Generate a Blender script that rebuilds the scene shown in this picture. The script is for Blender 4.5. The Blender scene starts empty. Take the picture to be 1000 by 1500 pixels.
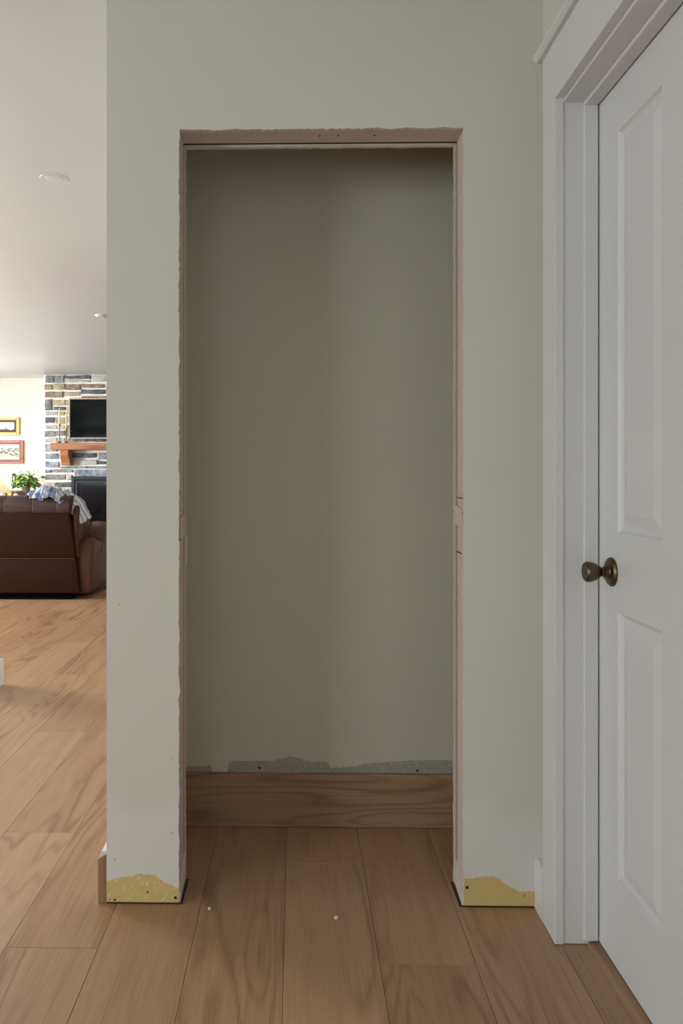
import bpy, bmesh, math, random
from mathutils import Vector, Matrix, noise

random.seed(7)
scene = bpy.context.scene
C = scene.collection

# ------------------------------------------------------------------ camera
FPX, CX, CY, CAMZ = 1145.0, 412.0, 690.0, 1.14
YAW = 0.0185
cam_d = bpy.data.cameras.new('camera')
cam = bpy.data.objects.new('camera', cam_d)
C.objects.link(cam)
cam.location = (0, 0, CAMZ)
cam.rotation_euler = (math.pi / 2, 0, YAW)
cam_d.sensor_fit = 'VERTICAL'
cam_d.sensor_height = 24.0
cam_d.sensor_width = 24.0
cam_d.lens = 24.0 * FPX / 1500.0
cam_d.shift_x = (500 - CX) / 1500.0
cam_d.shift_y = -(750 - CY) / 1500.0
cam_d.clip_start = 0.02
scene.camera = cam

# ------------------------------------------------------------------ world, daylight, exposure
world = bpy.data.worlds.new('world')
scene.world = world
world.use_nodes = True
bg = world.node_tree.nodes['Background']
bg.inputs[0].default_value = (0.86, 0.93, 1.0, 1)
bg.inputs[1].default_value = 2.0

def area(name, loc, rot, sx, sy, power, col):
    d = bpy.data.lights.new(name, 'AREA')
    d.shape = 'RECTANGLE'; d.size = sx; d.size_y = sy
    d.energy = power; d.color = col
    o = bpy.data.objects.new(name, d); C.objects.link(o)
    o.location = loc; o.rotation_euler = rot
    return o
R90 = math.pi / 2
# daylight at left living windows; dining, far and rear lamps added to balance light
DAY = (0.93, 0.985, 1.0)
TILT = math.radians(34)      # daylight falls in from above
area('daylight_living_a', (-6.52, 8.75, 1.40), (0, -R90 + TILT, 0), 1.5, 2.0, 50, DAY)
area('daylight_living_b', (-6.52, 6.00, 1.40), (0, -R90 + TILT + .12, 0), 1.5, 2.0, 560, DAY)
area('added_light_dining', (-6.52, 0.60, 1.40), (0, -R90, 0), 1.5, 2.4, 38, DAY)
area('added_light_far', (-5.65, 10.80, 1.40), (-R90 + .45, 0, 0), 1.4, 1.5, 330, DAY)
area('added_light_rear', (-5.30, -2.52, 1.40), (R90, 0, 0), 2.2, 1.5, 128, DAY)
# added daylight lamp at an unseen window behind the viewer, lighting the hall
area('added_light_entry', (-0.75, -2.52, 1.35), (R90, 0, 0), 1.1, 1.7, 2.0, DAY)

vs = scene.view_settings
vs.view_transform = 'Standard'
vs.look = 'None'
vs.gamma = 1.0
vs.use_curve_mapping = False
vs.exposure = 0.0
try:
    scene.cycles.diffuse_bounces = 7
    scene.cycles.max_bounces = 14
    scene.cycles.sample_clamp_indirect = 6.0
except Exception:
    pass

# ------------------------------------------------------------------ helpers
def at(px, py, y):
    """world x, z of the point at distance y that the photograph shows at px, py"""
    t = (px - CX) / FPX
    c, s = math.cos(YAW), math.sin(YAW)
    x = y * (t * c - s) / (c + t * s)
    zc = y * c - x * s
    return x, CAMZ - (py - CY) / FPX * zc

class Mat:
    def __init__(self, name, col=(.5, .5, .5), rough=.6, metal=0.0, spec=None):
        self.m = bpy.data.materials.new(name)
        self.m.use_nodes = True
        self.n = self.m.node_tree.nodes
        self.l = self.m.node_tree.links
        self.b = self.n['Principled BSDF']
        self.b.inputs['Base Color'].default_value = (*col, 1)
        self.b.inputs['Roughness'].default_value = rough
        self.b.inputs['Metallic'].default_value = metal
        if spec is not None:
            self.b.inputs['Specular IOR Level'].default_value = spec
    def node(self, t, **kw):
        n = self.n.new(t)
        for k, v in kw.items(): setattr(n, k, v)
        return n
    def link(self, a, b): self.l.new(a, b)
    def coord(self, kind='Object'):
        return self.node('ShaderNodeTexCoord').outputs[kind]
    def pos(self):
        return self.node('ShaderNodeNewGeometry').outputs['Position']
    def mapping(self, vec, scale=(1, 1, 1), rot=(0, 0, 0), loc=(0, 0, 0)):
        n = self.node('ShaderNodeMapping')
        n.inputs['Scale'].default_value = scale
        n.inputs['Rotation'].default_value = rot
        n.inputs['Location'].default_value = loc
        self.link(vec, n.inputs['Vector'])
        return n.outputs[0]
    def noise(self, vec, scale=5, detail=3, rough=.5, dist=0):
        n = self.node('ShaderNodeTexNoise')
        n.inputs['Scale'].default_value = scale
        n.inputs['Detail'].default_value = detail
        n.inputs['Roughness'].default_value = rough
        n.inputs['Distortion'].default_value = dist
        if vec is not None: self.link(vec, n.inputs['Vector'])
        return n.outputs['Fac']
    def math(self, op, a, b=None, clamp=False):
        n = self.node('ShaderNodeMath', operation=op, use_clamp=clamp)
        for i, v in enumerate((a, b)):
            if v is None: continue
            if isinstance(v, (int, float)): n.inputs[i].default_value = v
            else: self.link(v, n.inputs[i])
        return n.outputs[0]
    def ramp(self, fac, stops, interp='LINEAR'):
        n = self.node('ShaderNodeValToRGB')
        cr = n.color_ramp; cr.interpolation = interp
        while len(cr.elements) < len(stops): cr.elements.new(0.5)
        for e, (p, c) in zip(cr.elements, stops):
            e.position = p
            e.color = (*c, 1) if len(c) == 3 else c
        self.link(fac, n.inputs[0])
        return n.outputs[0]
    def mix(self, fac, a, b, blend='MIX'):
        n = self.node('ShaderNodeMix', data_type='RGBA', blend_type=blend)
        for idx, v in ((0, fac), (6, a), (7, b)):
            if isinstance(v, (int, float)): n.inputs[idx].default_value = v
            elif isinstance(v, tuple): n.inputs[idx].default_value = (*v, 1)
            else: self.link(v, n.inputs[idx])
        return n.outputs[2]
    def sep(self, vec):
        n = self.node('ShaderNodeSeparateXYZ'); self.link(vec, n.inputs[0])
        return n.outputs
    def smooth(self, v, lo, hi):
        n = self.node('ShaderNodeMapRange', interpolation_type='SMOOTHSTEP')
        self.link(v, n.inputs[0])
        n.inputs[1].default_value = lo; n.inputs[2].default_value = hi
        return n.outputs[0]
    def color(self, sock): self.link(sock, self.b.inputs['Base Color'])
    def bump(self, h, strength=.2, dist=.002):
        n = self.node('ShaderNodeBump')
        n.inputs['Strength'].default_value = strength
        n.inputs['Distance'].default_value = dist
        self.link(h, n.inputs['Height'])
        self.link(n.outputs[0], self.b.inputs['Normal'])

def finish(bm):
    bmesh.ops.recalc_face_normals(bm, faces=bm.faces)

def add_box(bm, x0, x1, y0, y1, z0, z1, bev=0.0, seg=2):
    r = bmesh.ops.create_cube(bm, size=1)
    vv = r['verts']
    for v in vv:
        v.co = Vector(((x0 + x1) / 2 + v.co.x * (x1 - x0), (y0 + y1) / 2 + v.co.y * (y1 - y0), (z0 + z1) / 2 + v.co.z * (z1 - z0)))
    if bev > 0:
        ed = list({e for v in vv for e in v.link_edges})
        bmesh.ops.bevel(bm, geom=ed, offset=bev, segments=seg, profile=.5, affect='EDGES')
    return bm

def box(x0, x1, y0, y1, z0, z1, bev=0.0, seg=2):
    return add_box(bmesh.new(), x0, x1, y0, y1, z0, z1, bev, seg)

def prism(pts, axis, a, b, bev=0.0, seg=2, bm=None):
    """polygon pts (2-D) extruded along an axis from a to b: axis x -> pts are (y,z); y -> (x,z); z -> (x,y)"""
    bm = bm or bmesh.new()
    def mk(p, d):
        return {'x': (d, p[0], p[1]), 'y': (p[0], d, p[1]), 'z': (p[0], p[1], d)}[axis]
    va = [bm.verts.new(mk(p, a)) for p in pts]
    vb = [bm.verts.new(mk(p, b)) for p in pts]
    fs = [bm.faces.new(va), bm.faces.new(vb[::-1])]
    n = len(pts)
    for i in range(n):
        fs.append(bm.faces.new((va[i], vb[i], vb[(i + 1) % n], va[(i + 1) % n])))
    if bev > 0:
        ed = list({e for f in fs for e in f.edges})
        bmesh.ops.bevel(bm, geom=ed, offset=bev, segments=seg, profile=.5, affect='EDGES', clamp_overlap=True)
    return bm

def lathe(prof, origin, axis='z', n=24, bm=None, cap=True):
    """prof: list of (distance along axis, radius)"""
    bm = bm or bmesh.new()
    o = Vector(origin)
    ax = {'x': Vector((1, 0, 0)), '-x': Vector((-1, 0, 0)), 'y': Vector((0, 1, 0)), '-y': Vector((0, -1, 0)), 'z': Vector((0, 0, 1)), '-z': Vector((0, 0, -1))}[axis]
    u = ax.orthogonal().normalized(); w = ax.cross(u)
    rings = []
    for d, r in prof:
        rings.append([bm.verts.new(o + ax * d + (u * math.cos(2 * math.pi * i / n) + w * math.sin(2 * math.pi * i / n)) * max(r, 1e-5)) for i in range(n)])
    for a, b in zip(rings, rings[1:]):
        for i in range(n):
            bm.faces.new((a[i], a[(i + 1) % n], b[(i + 1) % n], b[i]))
    if cap:
        bm.faces.new(rings[0][::-1]); bm.faces.new(rings[-1])
    return bm

def sgnpow(v, e): return math.copysign(abs(v) ** e, v)
def puff(c, s, e1=.35, e2=.35, nu=28, nv=14, bm=None, wob=0.0, seed=0):
    """soft padded block: superellipsoid with centre c and half sizes s"""
    bm = bm or bmesh.new()
    rows = []
    for j in range(nv + 1):
        ph = -math.pi / 2 + math.pi * j / nv
        row = []
        for i in range(nu):
            th = 2 * math.pi * i / nu
            p = Vector((s[0] * sgnpow(math.cos(ph), e1) * sgnpow(math.cos(th), e2),
                        s[1] * sgnpow(math.cos(ph), e1) * sgnpow(math.sin(th), e2),
                        s[2] * sgnpow(math.sin(ph), e1)))
            q = Vector(c) + p
            if wob: q += noise.noise_vector(q * 9 + Vector((seed, 0, 0))) * wob
            row.append(bm.verts.new(q))
        rows.append(row)
    for a, b in zip(rows, rows[1:]):
        for i in range(nu):
            bm.faces.new((a[i], a[(i + 1) % nu], b[(i + 1) % nu], b[i]))
    bmesh.ops.remove_doubles(bm, verts=bm.verts, dist=1e-5)
    return bm

def tube(bm, pts, r, n=6):
    rings = []
    for i, p in enumerate(pts):
        p = Vector(p); d = (Vector(pts[min(i + 1, len(pts) - 1)]) - Vector(pts[max(i - 1, 0)])).normalized()
        u = d.orthogonal().normalized(); w_ = d.cross(u)
        rings.append([bm.verts.new(p + (u * math.cos(2 * math.pi * k / n) + w_ * math.sin(2 * math.pi * k / n)) * r) for k in range(n)])
    for a, b in zip(rings, rings[1:]):
        for k in range(n): bm.faces.new((a[k], a[(k + 1) % n], b[(k + 1) % n], b[k]))
    bm.faces.new(rings[0]); bm.faces.new(rings[-1][::-1])
    return bm

def wpos(o):
    v = Vector((0, 0, 0))
    while o is not None:
        v += o.location; o = o.parent
    return v

def obj(name, bm, mat, parent=None, smooth=False, origin=None):
    """links bm (world coordinates) as one mesh object"""
    finish(bm)
    off = wpos(parent) if parent else Vector((0, 0, 0))
    org = Vector(origin) if origin is not None else off
    bmesh.ops.translate(bm, verts=bm.verts, vec=-org)
    me = bpy.data.meshes.new(name)
    bm.to_mesh(me); bm.free()
    for m in (mat if isinstance(mat, (list, tuple)) else [mat]):
        me.materials.append(m.m if isinstance(m, Mat) else m)
    if smooth:
        for p in me.polygons: p.use_smooth = True
        if smooth != 'all':
            try: me.set_sharp_from_angle(angle=math.radians(smooth if isinstance(smooth, (int, float)) and smooth > 1 else 40))
            except Exception: pass
    o = bpy.data.objects.new(name, me)
    C.objects.link(o)
    o.location = org - off
    if parent: o.parent = parent
    return o

def struct(name, bm, mat, **kw):
    o = obj(name, bm, mat, **kw)
    o['kind'] = 'structure'
    return o

def thing(name, label, cat, loc=(0, 0, 0), group=None):
    o = bpy.data.objects.new(name, None)
    C.objects.link(o)
    o.empty_display_size = .1
    o.location = loc; o['label'] = label; o['category'] = cat
    if group: o['group'] = group
    return o

def tag(o, label, cat, group=None):
    o['label'] = label; o['category'] = cat
    if group: o['group'] = group
    return o

# ------------------------------------------------------------------ materials
def paint_mat(name, col, rough=.55, bstr=.12):
    m = Mat(name, col, rough, spec=.3)
    p = m.pos()
    f = m.noise(p, 2.5, 3)
    m.color(m.mix(f, tuple(c * .965 for c in col), tuple(min(1, c * 1.03) for c in col)))
    m.bump(m.noise(p, 260, 3), bstr, .0006)
    return m
WALLC = (.605, .593, .537)
M_wall = paint_mat('wall_paint', WALLC)
M_liv = paint_mat('living_wall_paint', (.72, .70, .62))
M_ceil = paint_mat('ceiling_paint', (.575, .60, .615), .4, .25)
M_white = paint_mat('trim_white', (.66, .66, .655), .38, .05)
M_door = paint_mat('door_white', (.66, .665, .67), .36, .08)
M_gyp = paint_mat('gypsum_edge', (.62, .575, .51), .9, .5)
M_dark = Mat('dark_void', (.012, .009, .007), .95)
M_gap = Mat('gap_brown', (.07, .043, .027), .95)  # plain dark brown for the gaps under wall and flooring

# front wall paint with the scraped yellow strip along the bottom
M_front = Mat('front_wall_paint', WALLC, .55, spec=.3)
def front_paint():
    m = M_front
    p = m.pos(); s = m.sep(p)
    n1 = m.noise(p, 2.5, 3)
    base = m.mix(n1, tuple(c * .965 for c in WALLC), tuple(c * 1.03 for c in WALLC))
    u = m.node('ShaderNodeMapRange'); m.link(s[0], u.inputs[0])
    u.inputs[1].default_value = -.5; u.inputs[2].default_value = .65
    def X(px): return (at(px, 1300, 2.05)[0] + .5) / 1.15
    prof = [(157, .062), (180, .073), (205, .079), (228, .076), (240, .058), (263, .044), (300, .044), (660, .075), (690, .079), (722, .083), (738, .066), (760, .042), (785, .043)]
    h = m.ramp(u.outputs[0], [(max(0, min(1, X(a))), (b * 10,) * 3) for a, b in prof])
    h = m.math('MULTIPLY', h, .1)
    jag = m.math('MULTIPLY', m.math('SUBTRACT', m.noise(p, 160, 4, .7), .5), .014)
    jag2 = m.math('MULTIPLY', m.math('SUBTRACT', m.noise(p, 30, 2), .5), .012)
    d = m.math('SUBTRACT', m.math('ADD', m.math('ADD', h, jag), jag2), s[2])
    yel = m.smooth(d, -.001, .0025)
    # white primer blotch above the strip
    pr = m.math('MULTIPLY', m.smooth(m.math('SUBTRACT', m.math('ADD', .20, m.math('MULTIPLY', m.noise(p, 7, 3), .22)), s[2]), 0, .12), .65)
    base = m.mix(pr, base, (.66, .655, .63))
    ycol = m.mix(m.noise(p, 25, 3), (.55, .41, .15), (.62, .47, .19))
    # white scratches through the yellow
    v = m.mapping(m.mapping(p, (1, 1, 1), (0, math.radians(-40), 0)), (190, 1, 45))
    sc = m.smooth(m.noise(v, 1.0, 2, .5), .60, .66)
    left = m.math('LESS_THAN', s[0], -.2)
    ycol = m.mix(m.math('MULTIPLY', sc, m.math('ADD', m.math('MULTIPLY', left, .75), .04)), ycol, (.68, .65, .56))
    col = m.mix(yel, base, ycol)
    # small marks: nail holes and dents
    for px, py, r, k in ((257, 1315, .004, 1), (684, 1300, .0042, 1), (168, 1318, .003, 1), (216, 1307, .0025, 1), (161, 1318, .0018, 1), (252, 1220, .0024, .5), (252, 1111, .002, .5), (168, 1259, .003, .35), (175, 886, .003, .3), (768, 1312, .003, .6)):
        x, z = at(px, py, 2.05)
        dx = m.math('SUBTRACT', s[0], x); dz = m.math('SUBTRACT', s[2], z)
        dd = m.math('SQRT', m.math('ADD', m.math('MULTIPLY', dx, dx), m.math('MULTIPLY', dz, dz)))
        mk = m.math('MULTIPLY', m.math('LESS_THAN', dd, r), k)
        col = m.mix(mk, col, (.02, .017, .014))
    m.color(col)
    hgt = m.math('ADD', m.math('MULTIPLY', m.noise(p, 260, 3), .25), m.math('MULTIPLY', yel, -1.2))
    m.bump(hgt, .3, .0012)
front_paint()

# closet back wall: bare strip with torn edge above the board
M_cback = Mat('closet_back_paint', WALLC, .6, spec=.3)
CLOSET_SHADE = (.515, .495, .42)  # wall colour darkened to deepen the shade inside the closet
def cback():
    m = M_cback
    p = m.pos(); s = m.sep(p)
    base = m.mix(m.noise(p, 2.5, 3), tuple(c * .965 for c in CLOSET_SHADE), tuple(c * 1.03 for c in CLOSET_SHADE))
    u = m.node('ShaderNodeMapRange'); m.link(s[0], u.inputs[0])
    u.inputs[1].default_value = -.4; u.inputs[2].default_value = .6
    def X(px): return (at(px, 1120, 2.515)[0] + .4)
    prof = [(272, .19), (285, .186), (308, .192), (312, .168), (332, .168), (336, .206), (400, .208), (425, .222), (440, .214), (455, .206), (480, .205), (483, .185), (520, .192), (545, .204), (600, .211), (640, .214), (668, .212)]
    h = m.math('MULTIPLY', m.ramp(u.outputs[0], [(max(0, X(a)), (b * 4,) * 3) for a, b in prof]), .25)
    jag = m.math('MULTIPLY', m.math('SUBTRACT', m.noise(p, 90, 4, .65), .5), .012)
    k = m.smooth(m.math('SUBTRACT', m.math('ADD', h, jag), s[2]), -.0012, .0014)
    speck = m.noise(p, 420, 3, .6)
    bare = m.ramp(speck, [(.36, (.25, .235, .19)), (.60, (.38, .365, .32)), (.70, (.78, .76, .70))])
    col = m.mix(k, base, bare)
    for px, py, r in ((380, 1125, .004), (611, 1129, .0038)):
        x, z = at(px, py, 2.515)
        dx = m.math('SUBTRACT', s[0], x); dz = m.math('SUBTRACT', s[2], z)
        dd = m.math('SQRT', m.math('ADD', m.math('MULTIPLY', dx, dx), m.math('MULTIPLY', dz, dz)))
        col = m.mix(m.math('LESS_THAN', dd, r), col, (.01, .008, .006))
    m.color(col)
    m.bump(m.math('ADD', m.math('MULTIPLY', speck, k), m.math('MULTIPLY', k, -1.0)), .35, .0012)
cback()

# raw edge of the opening
M_raw = Mat('raw_jamb', (.36, .27, .215), .85, spec=.15)
def raw():
    m = M_raw
    p = m.pos()
    f = m.noise(p, 9, 4, .6)
    g = m.noise(p, 380, 3, .6)
    col = m.mix(f, (.56, .46, .395), (.66, .565, .50))
    col = m.mix(m.smooth(g, .54, .80), col, (.44, .35, .295))
    m.color(col)
    m.bump(g, .5, .0012)
raw()

def wood_mat(name, c_lo, c_mid, c_hi, long_axis='y', rough=.42, rings=38, per_obj=True, tone=.10, spec=.35):
    m = Mat(name, c_mid, rough, spec=spec)
    co = m.coord('Object')
    info = m.node('ShaderNodeObjectInfo').outputs['Random']
    comb = m.node('ShaderNodeCombineXYZ')
    m.link(m.math('MULTIPLY', info, 37.0), comb.inputs[0]); m.link(m.math('MULTIPLY', info, 91.0), comb.inputs[1]); m.link(m.math('MULTIPLY', info, 53.0), comb.inputs[2])
    add = m.node('ShaderNodeVectorMath', operation='ADD')
    m.link(co, add.inputs[0]); m.link(comb.outputs[0], add.inputs[1])
    v = add.outputs[0]
    sc = {'y': (6.5, .75, 6.5), 'x': (.75, 6.5, 6.5), 'z': (6.5, 6.5, .75)}[long_axis]
    fs = {'y': (230, 5, 230), 'x': (5, 230, 230), 'z': (230, 230, 5)}[long_axis]
    ms = {'y': (30, 1.6, 30), 'x': (1.6, 30, 30), 'z': (30, 30, 1.6)}[long_axis]
    low = m.noise(m.mapping(v, sc), 1.0, 1.5, .45, .25)
    ks = {'y': (4.2, 1.1, 4.2), 'x': (1.1, 4.2, 4.2), 'z': (4.2, 4.2, 1.1)}[long_axis]
    vor = m.node('ShaderNodeTexVoronoi'); vor.inputs['Scale'].default_value = 1.0
    m.link(m.mapping(v, ks), vor.inputs['Vector'])
    kd = vor.outputs['Distance']
    low = m.math('ADD', low, m.math('MULTIPLY', m.smooth(kd, .30, .0), .16))
    knot = m.smooth(kd, .10, .015)
    ring = m.math('SINE', m.math('MULTIPLY', low, rings * 2.0))
    ring = m.math('ADD', m.math('MULTIPLY', ring, .5), .5)
    ring = m.math('POWER', ring, 3.2)
    ringmask = m.smooth(m.noise(m.mapping(v, sc, loc=(7, 3, 5)), .8, 1), .40, .62)
    fib = m.noise(m.mapping(v, fs), 1.0, 3, .6)
    med = m.noise(m.mapping(v, ms), 1.0, 3, .55)
    f = m.math('ADD', m.math('MULTIPLY', med, .50), m.math('MULTIPLY', fib, .60))
    f = m.math('SUBTRACT', f, m.math('MULTIPLY', m.math('MULTIPLY', ring, ringmask), .27))
    f = m.math('SUBTRACT', f, m.math('MULTIPLY', knot, .20))
    f = m.math('ADD', f, m.math('MULTIPLY', m.math('SUBTRACT', info, .5), tone * 2))
    col = m.ramp(f, [(.24, c_lo), (.50, c_mid), (.78, c_hi)])
    # sparse knots
    m.color(col)
    m.link(m.math('ADD', m.math('MULTIPLY', fib, .14), rough - .07), m.b.inputs['Roughness'])
    m.bump(fib, .12, .0006)
    return m
M_plank = wood_mat('oak_plank', (.275, .146, .074), (.395, .226, .120), (.48, .294, .170), 'y', .33, spec=.5)
M_board = wood_mat('oak_board', (.25, .14, .075), (.33, .195, .11), (.40, .25, .15), 'x', .45)
M_thresh = wood_mat('oak_threshold', (.20, .112, .06), (.34, .20, .115), (.42, .26, .16), 'y', .40)
M_endcut = wood_mat('cut_wood', (.10, .05, .022), (.22, .125, .06), (.33, .205, .11), 'z', .8)
M_subfloor = Mat('subfloor', (.10, .062, .035), .9)

# ------------------------------------------------------------------ the shell
CEIL = 2.44
YF = 2.05                    # face of the wall with the opening
XL, XR = -.4984, .6438       # its ends
OL, OR, OT = -.3072, .4382, 2.037
YB = 2.165                   # its back
CBK = 2.515                  # closet back wall

floor = struct('floor', box(-6.8, 3.2, -2.8, 11.0, -.12, -.007), M_subfloor)
floor['label'] = 'oak plank floor running through the hall into the living room'
PW = .222
X0 = -.472
joints = {0: 2.23 - .0, -1: None}
plank_cache = {}
def plank_mesh(w, l):
    key = (round(w, 4), round(l, 4))
    if key not in plank_cache:
        bm = box(-w / 2 + .0004, w / 2 - .0004, -l / 2 + .0004, l / 2 - .0004, -.0065, 0)
        ed = [e for e in bm.edges if all(v.co.z > -.001 for v in e.verts)]
        bmesh.ops.bevel(bm, geom=ed, offset=.0007, segments=1, affect='EDGES')
        finish(bm)
        me = bpy.data.meshes.new('plank')
        bm.to_mesh(me); bm.free()
        me.materials.append(M_plank.m)
        plank_cache[key] = me
    return plank_cache[key]
known = {-1: 1.859, -2: 2.453, -3: 3.40, -4: 4.366, 1: 2.23, 3: 1.813, 0: 1.02, 2: .75, 4: 1.25, -5: 3.66, -6: 2.9}
L = 1.52
for k in range(-22, 6):
    xa, xb = X0 + PW * k, X0 + PW * (k + 1)
    ymin, ymax = (-1.1, 10.87) if xb < XL + .05 else (-1.1, CBK - .012)
    if xb < -1.75: ymin = 1.2
    if xb > .75: xb = .760
    if xb - xa < .03: continue
    jy = known.get(k, random.uniform(0, L) + 3)
    edges = []
    y = jy
    while y > ymin: y -= L
    edges = [ymin]
    y += L
    while y < ymax - .02:
        if y - ymin > .02: edges.append(y)
        y += L
    edges.append(ymax)
    for ya, yb in zip(edges, edges[1:]):
        o = bpy.data.objects.new('plank', plank_mesh(xb - xa, yb - ya))
        C.objects.link(o)
        o.parent = floor
        o.location = ((xa + xb) / 2, (ya + yb) / 2, 0)

ceiling = struct('ceiling', box(-6.8, 3.2, -2.8, 11.0, CEIL, CEIL + .1), M_ceil)

# --- wall with the opening: front sheet with a ragged cut edge
def jag(v, seed, a):
    return a * (noise.noise(Vector((v * 22, seed, 0))) + .8 * noise.noise(Vector((v * 90, seed, 3))) + .7 * noise.noise(Vector((v * 240, seed, 9))))
def sheet(y0, y1, zb, xl, xr, ol, orr, ot, amp, seed, nomat=False, top_dip=0.0):
    pts = [(xl, zb), (xl, CEIL), (xr, CEIL), (xr, zb)]
    N = 260
    for i in range(N + 1):
        z = zb + (ot - zb) * i / N
        pts.append((orr + jag(z, seed, amp) * (1 if 0 < i < N else .2), z))
    NT = 90
    for i in range(1, NT):
        x = orr + (ol - orr) * i / NT
        pts.append((x, ot + jag(x, seed + 5, amp)))
    for i in range(N, -1, -1):
        z = zb + (ot - zb) * i / N
        pts.append((ol + jag(z, seed + 11, amp) * (1 if 0 < i < N else .2), z))
    bm = prism(pts, 'y', y0, y1)
    bm.normal_update()
    for f in bm.faces:
        c = f.calc_center_median()
        if abs(f.normal.y) < .5 and xl + .001 < c.x < xr - .001 and c.z < CEIL - .01:
            f.material_index = 1
    return bm
wall_front = struct('wall_front', sheet(YF, YF + .0127, .0055, XL, XR, OL, OR, OT, .0030, 2.0), [M_front, M_gyp])
# framing that fills the wall, lining the opening
G = .012
obj('jamb_liner', box(XL + .012, OL - .0015, YF + .0127, YB - .0127 - G, .012, CEIL), M_raw, wall_front)
obj('jamb_liner', box(OR + .0015, XR + .10, YF + .0127, YB - .0127 - G, .012, CEIL), M_raw, wall_front)
obj('head_liner', box(OL - .0015, OR + .0015, YF + .0127, YB - .0127 - G, OT + .0015, CEIL), M_raw, wall_front)
obj('back_sheet', sheet(YB - .0127, YB, .010, -.384, .66, OL + .0024, OR - .0042, OT - .0045, .0018, 31.0), [M_raw, M_gyp], wall_front)
# sole plates, then dark filler painted as shade between framing and back sheet
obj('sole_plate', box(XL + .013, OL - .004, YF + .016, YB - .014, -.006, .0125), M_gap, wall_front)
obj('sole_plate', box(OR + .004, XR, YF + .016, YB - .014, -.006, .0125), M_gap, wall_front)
obj('gap_shade', box(OL - .10, OL - .0026, YB - .0127 - G + .0002, YB - .0129, .012, CEIL), M_dark, wall_front)
obj('gap_shade', box(OR + .0026, OR + .12, YB - .0127 - G + .0002, YB - .0129, .012, CEIL), M_dark, wall_front)
obj('gap_shade', box(OL - .0025, OR + .0025, YB - .0127 - G + .0002, YB - .0129, OT + .0026, CEIL), M_dark, wall_front)
# pale scraps left at the foot of both reveals
obj('drywall_scrap', prism([(YF + .004, .004), (YF + .004, .030), (YF + .05, .052), (YB - .004, .084), (YB - .004, .018)], 'x', OR - .0045, OR + .0015), M_gyp, wall_front)
obj('drywall_scrap', prism([(YF + .006, .004), (YF + .006, .028), (YF + .05, .050), (YB - .004, .098), (YB - .004, .022)], 'x', OL - .0015, OL + .0035), M_gyp, wall_front)
# cracked plaster patches at mid height of the reveals
zpa = at(670, 772, 2.11)[1]; zpb = at(670, 738, 2.11)[1]
obj('plaster_patch', prism([(YF + .02, zpa), (YF + .02, zpb - .012), (YB - .02, zpb - .004), (YB - .006, zpb), (YB - .006, zpa + .006)], 'x', OR - .0035, OR + .0015, .001, 1), M_raw, wall_front)
zl = at(266, 790, 2.11)[1]
obj('plaster_patch', prism([(YF + .03, zl), (YF + .03, zl + .06), (YB - .004, zl + .075), (YB - .004, zl + .012)], 'x', OL - .0015, OL + .0042, .001, 1), M_raw, wall_front)
obj('back_splinter', box(OL - .001, OL + .0052, YB - .004, YB - .001, at(270, 826, 2.165)[1], at(270, 786, 2.165)[1]), M_gyp, wall_front)
for px0, px1, py, sgn in ((668, 676, 729, 1), (667, 675, 750, 1), (668, 675, 809, 1), (264, 270, 789, -1)):
    z = at(px0, py, 2.11)[1]
    x = OR - .0006 if sgn > 0 else OL + .0006
    obj('crack', box(x - .0012, x + .0012, YF + .018, YB - .03, z - .0009, z + .0009), M_dark, wall_front)
for px in (468, 495, 548):
    x, _ = at(px, 199, 2.10)
    obj('nail_head', lathe([(0, .0022), (.002, .0022)], (x, 2.095, OT - .0005), 'z', 8), M_dark, wall_front)

# dark strips drawn as gaps in the flooring along the feet of the reveals
for x0, x1 in ((OL + .002, OL + .009), (OR - .010, OR - .003)):
    obj('gap_strip', box(x0, x1, YF + .002, YB + .012, -.003, .0012), M_gap, floor)
obj('gap_strip', box(XL + .004, OL + .004, YF + .001, YF + .004, -.003, .0010), M_gap, floor)
obj('gap_strip', box(OR - .004, XR - .024, YF + .001, YF + .004, -.003, .0010), M_gap, floor)

# --- closet behind it
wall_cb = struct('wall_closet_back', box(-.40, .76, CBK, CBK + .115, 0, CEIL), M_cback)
wall_cr = struct('wall_closet_right', box(.66, .76, YB + .001, CBK, 0, CEIL), M_wall)
struct('baseboard_closet_back', box(-.383, .66, CBK - .014, CBK - .0005, .0008, .1705, .001, 1), M_board)

# --- block wall that runs back beside the passage
wall_pass = struct('wall_passage', box(XL, -.384, YF + .0127, 5.0, 0, CEIL), M_wall)
bp = struct('baseboard_passage', prism([(XL - .0005, 0.001), (XL - .0230, 0.001), (XL - .0230, .118), (XL - .016, .133), (XL - .0005, .136)], 'y', YF + .010, 5.0), M_white)
obj('cut_end', prism([(XL - .0008, 0.0012), (XL - .0228, 0.0012), (XL - .0228, .116), (XL - .0008, .127)], 'y', YF + .002, YF + .0105), M_endcut, bp)
struct('wall_living_near_right', box(-.384, 3.2, 4.885, 5.0, 0, CEIL), M_wall)

# --- left wall of the hall with its baseboard end
XH = -1.5810
struct('wall_left', box(XH - .115, XH, 3.90, 4.13, 0, .90), M_wall)
struct('trim_3', box(XH - .135, XH - .001, 3.88, 4.15, .9002, .925, .004, 2), M_white)
bl = struct('baseboard_left', box(XH, XH + .0235, 3.90, 4.148, .001, .138, .003, 2), M_white)
obj('return', box(XH - .115, XH - .0002, 4.131, 4.148, .001, .138, .003, 2), M_white, bl)
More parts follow.
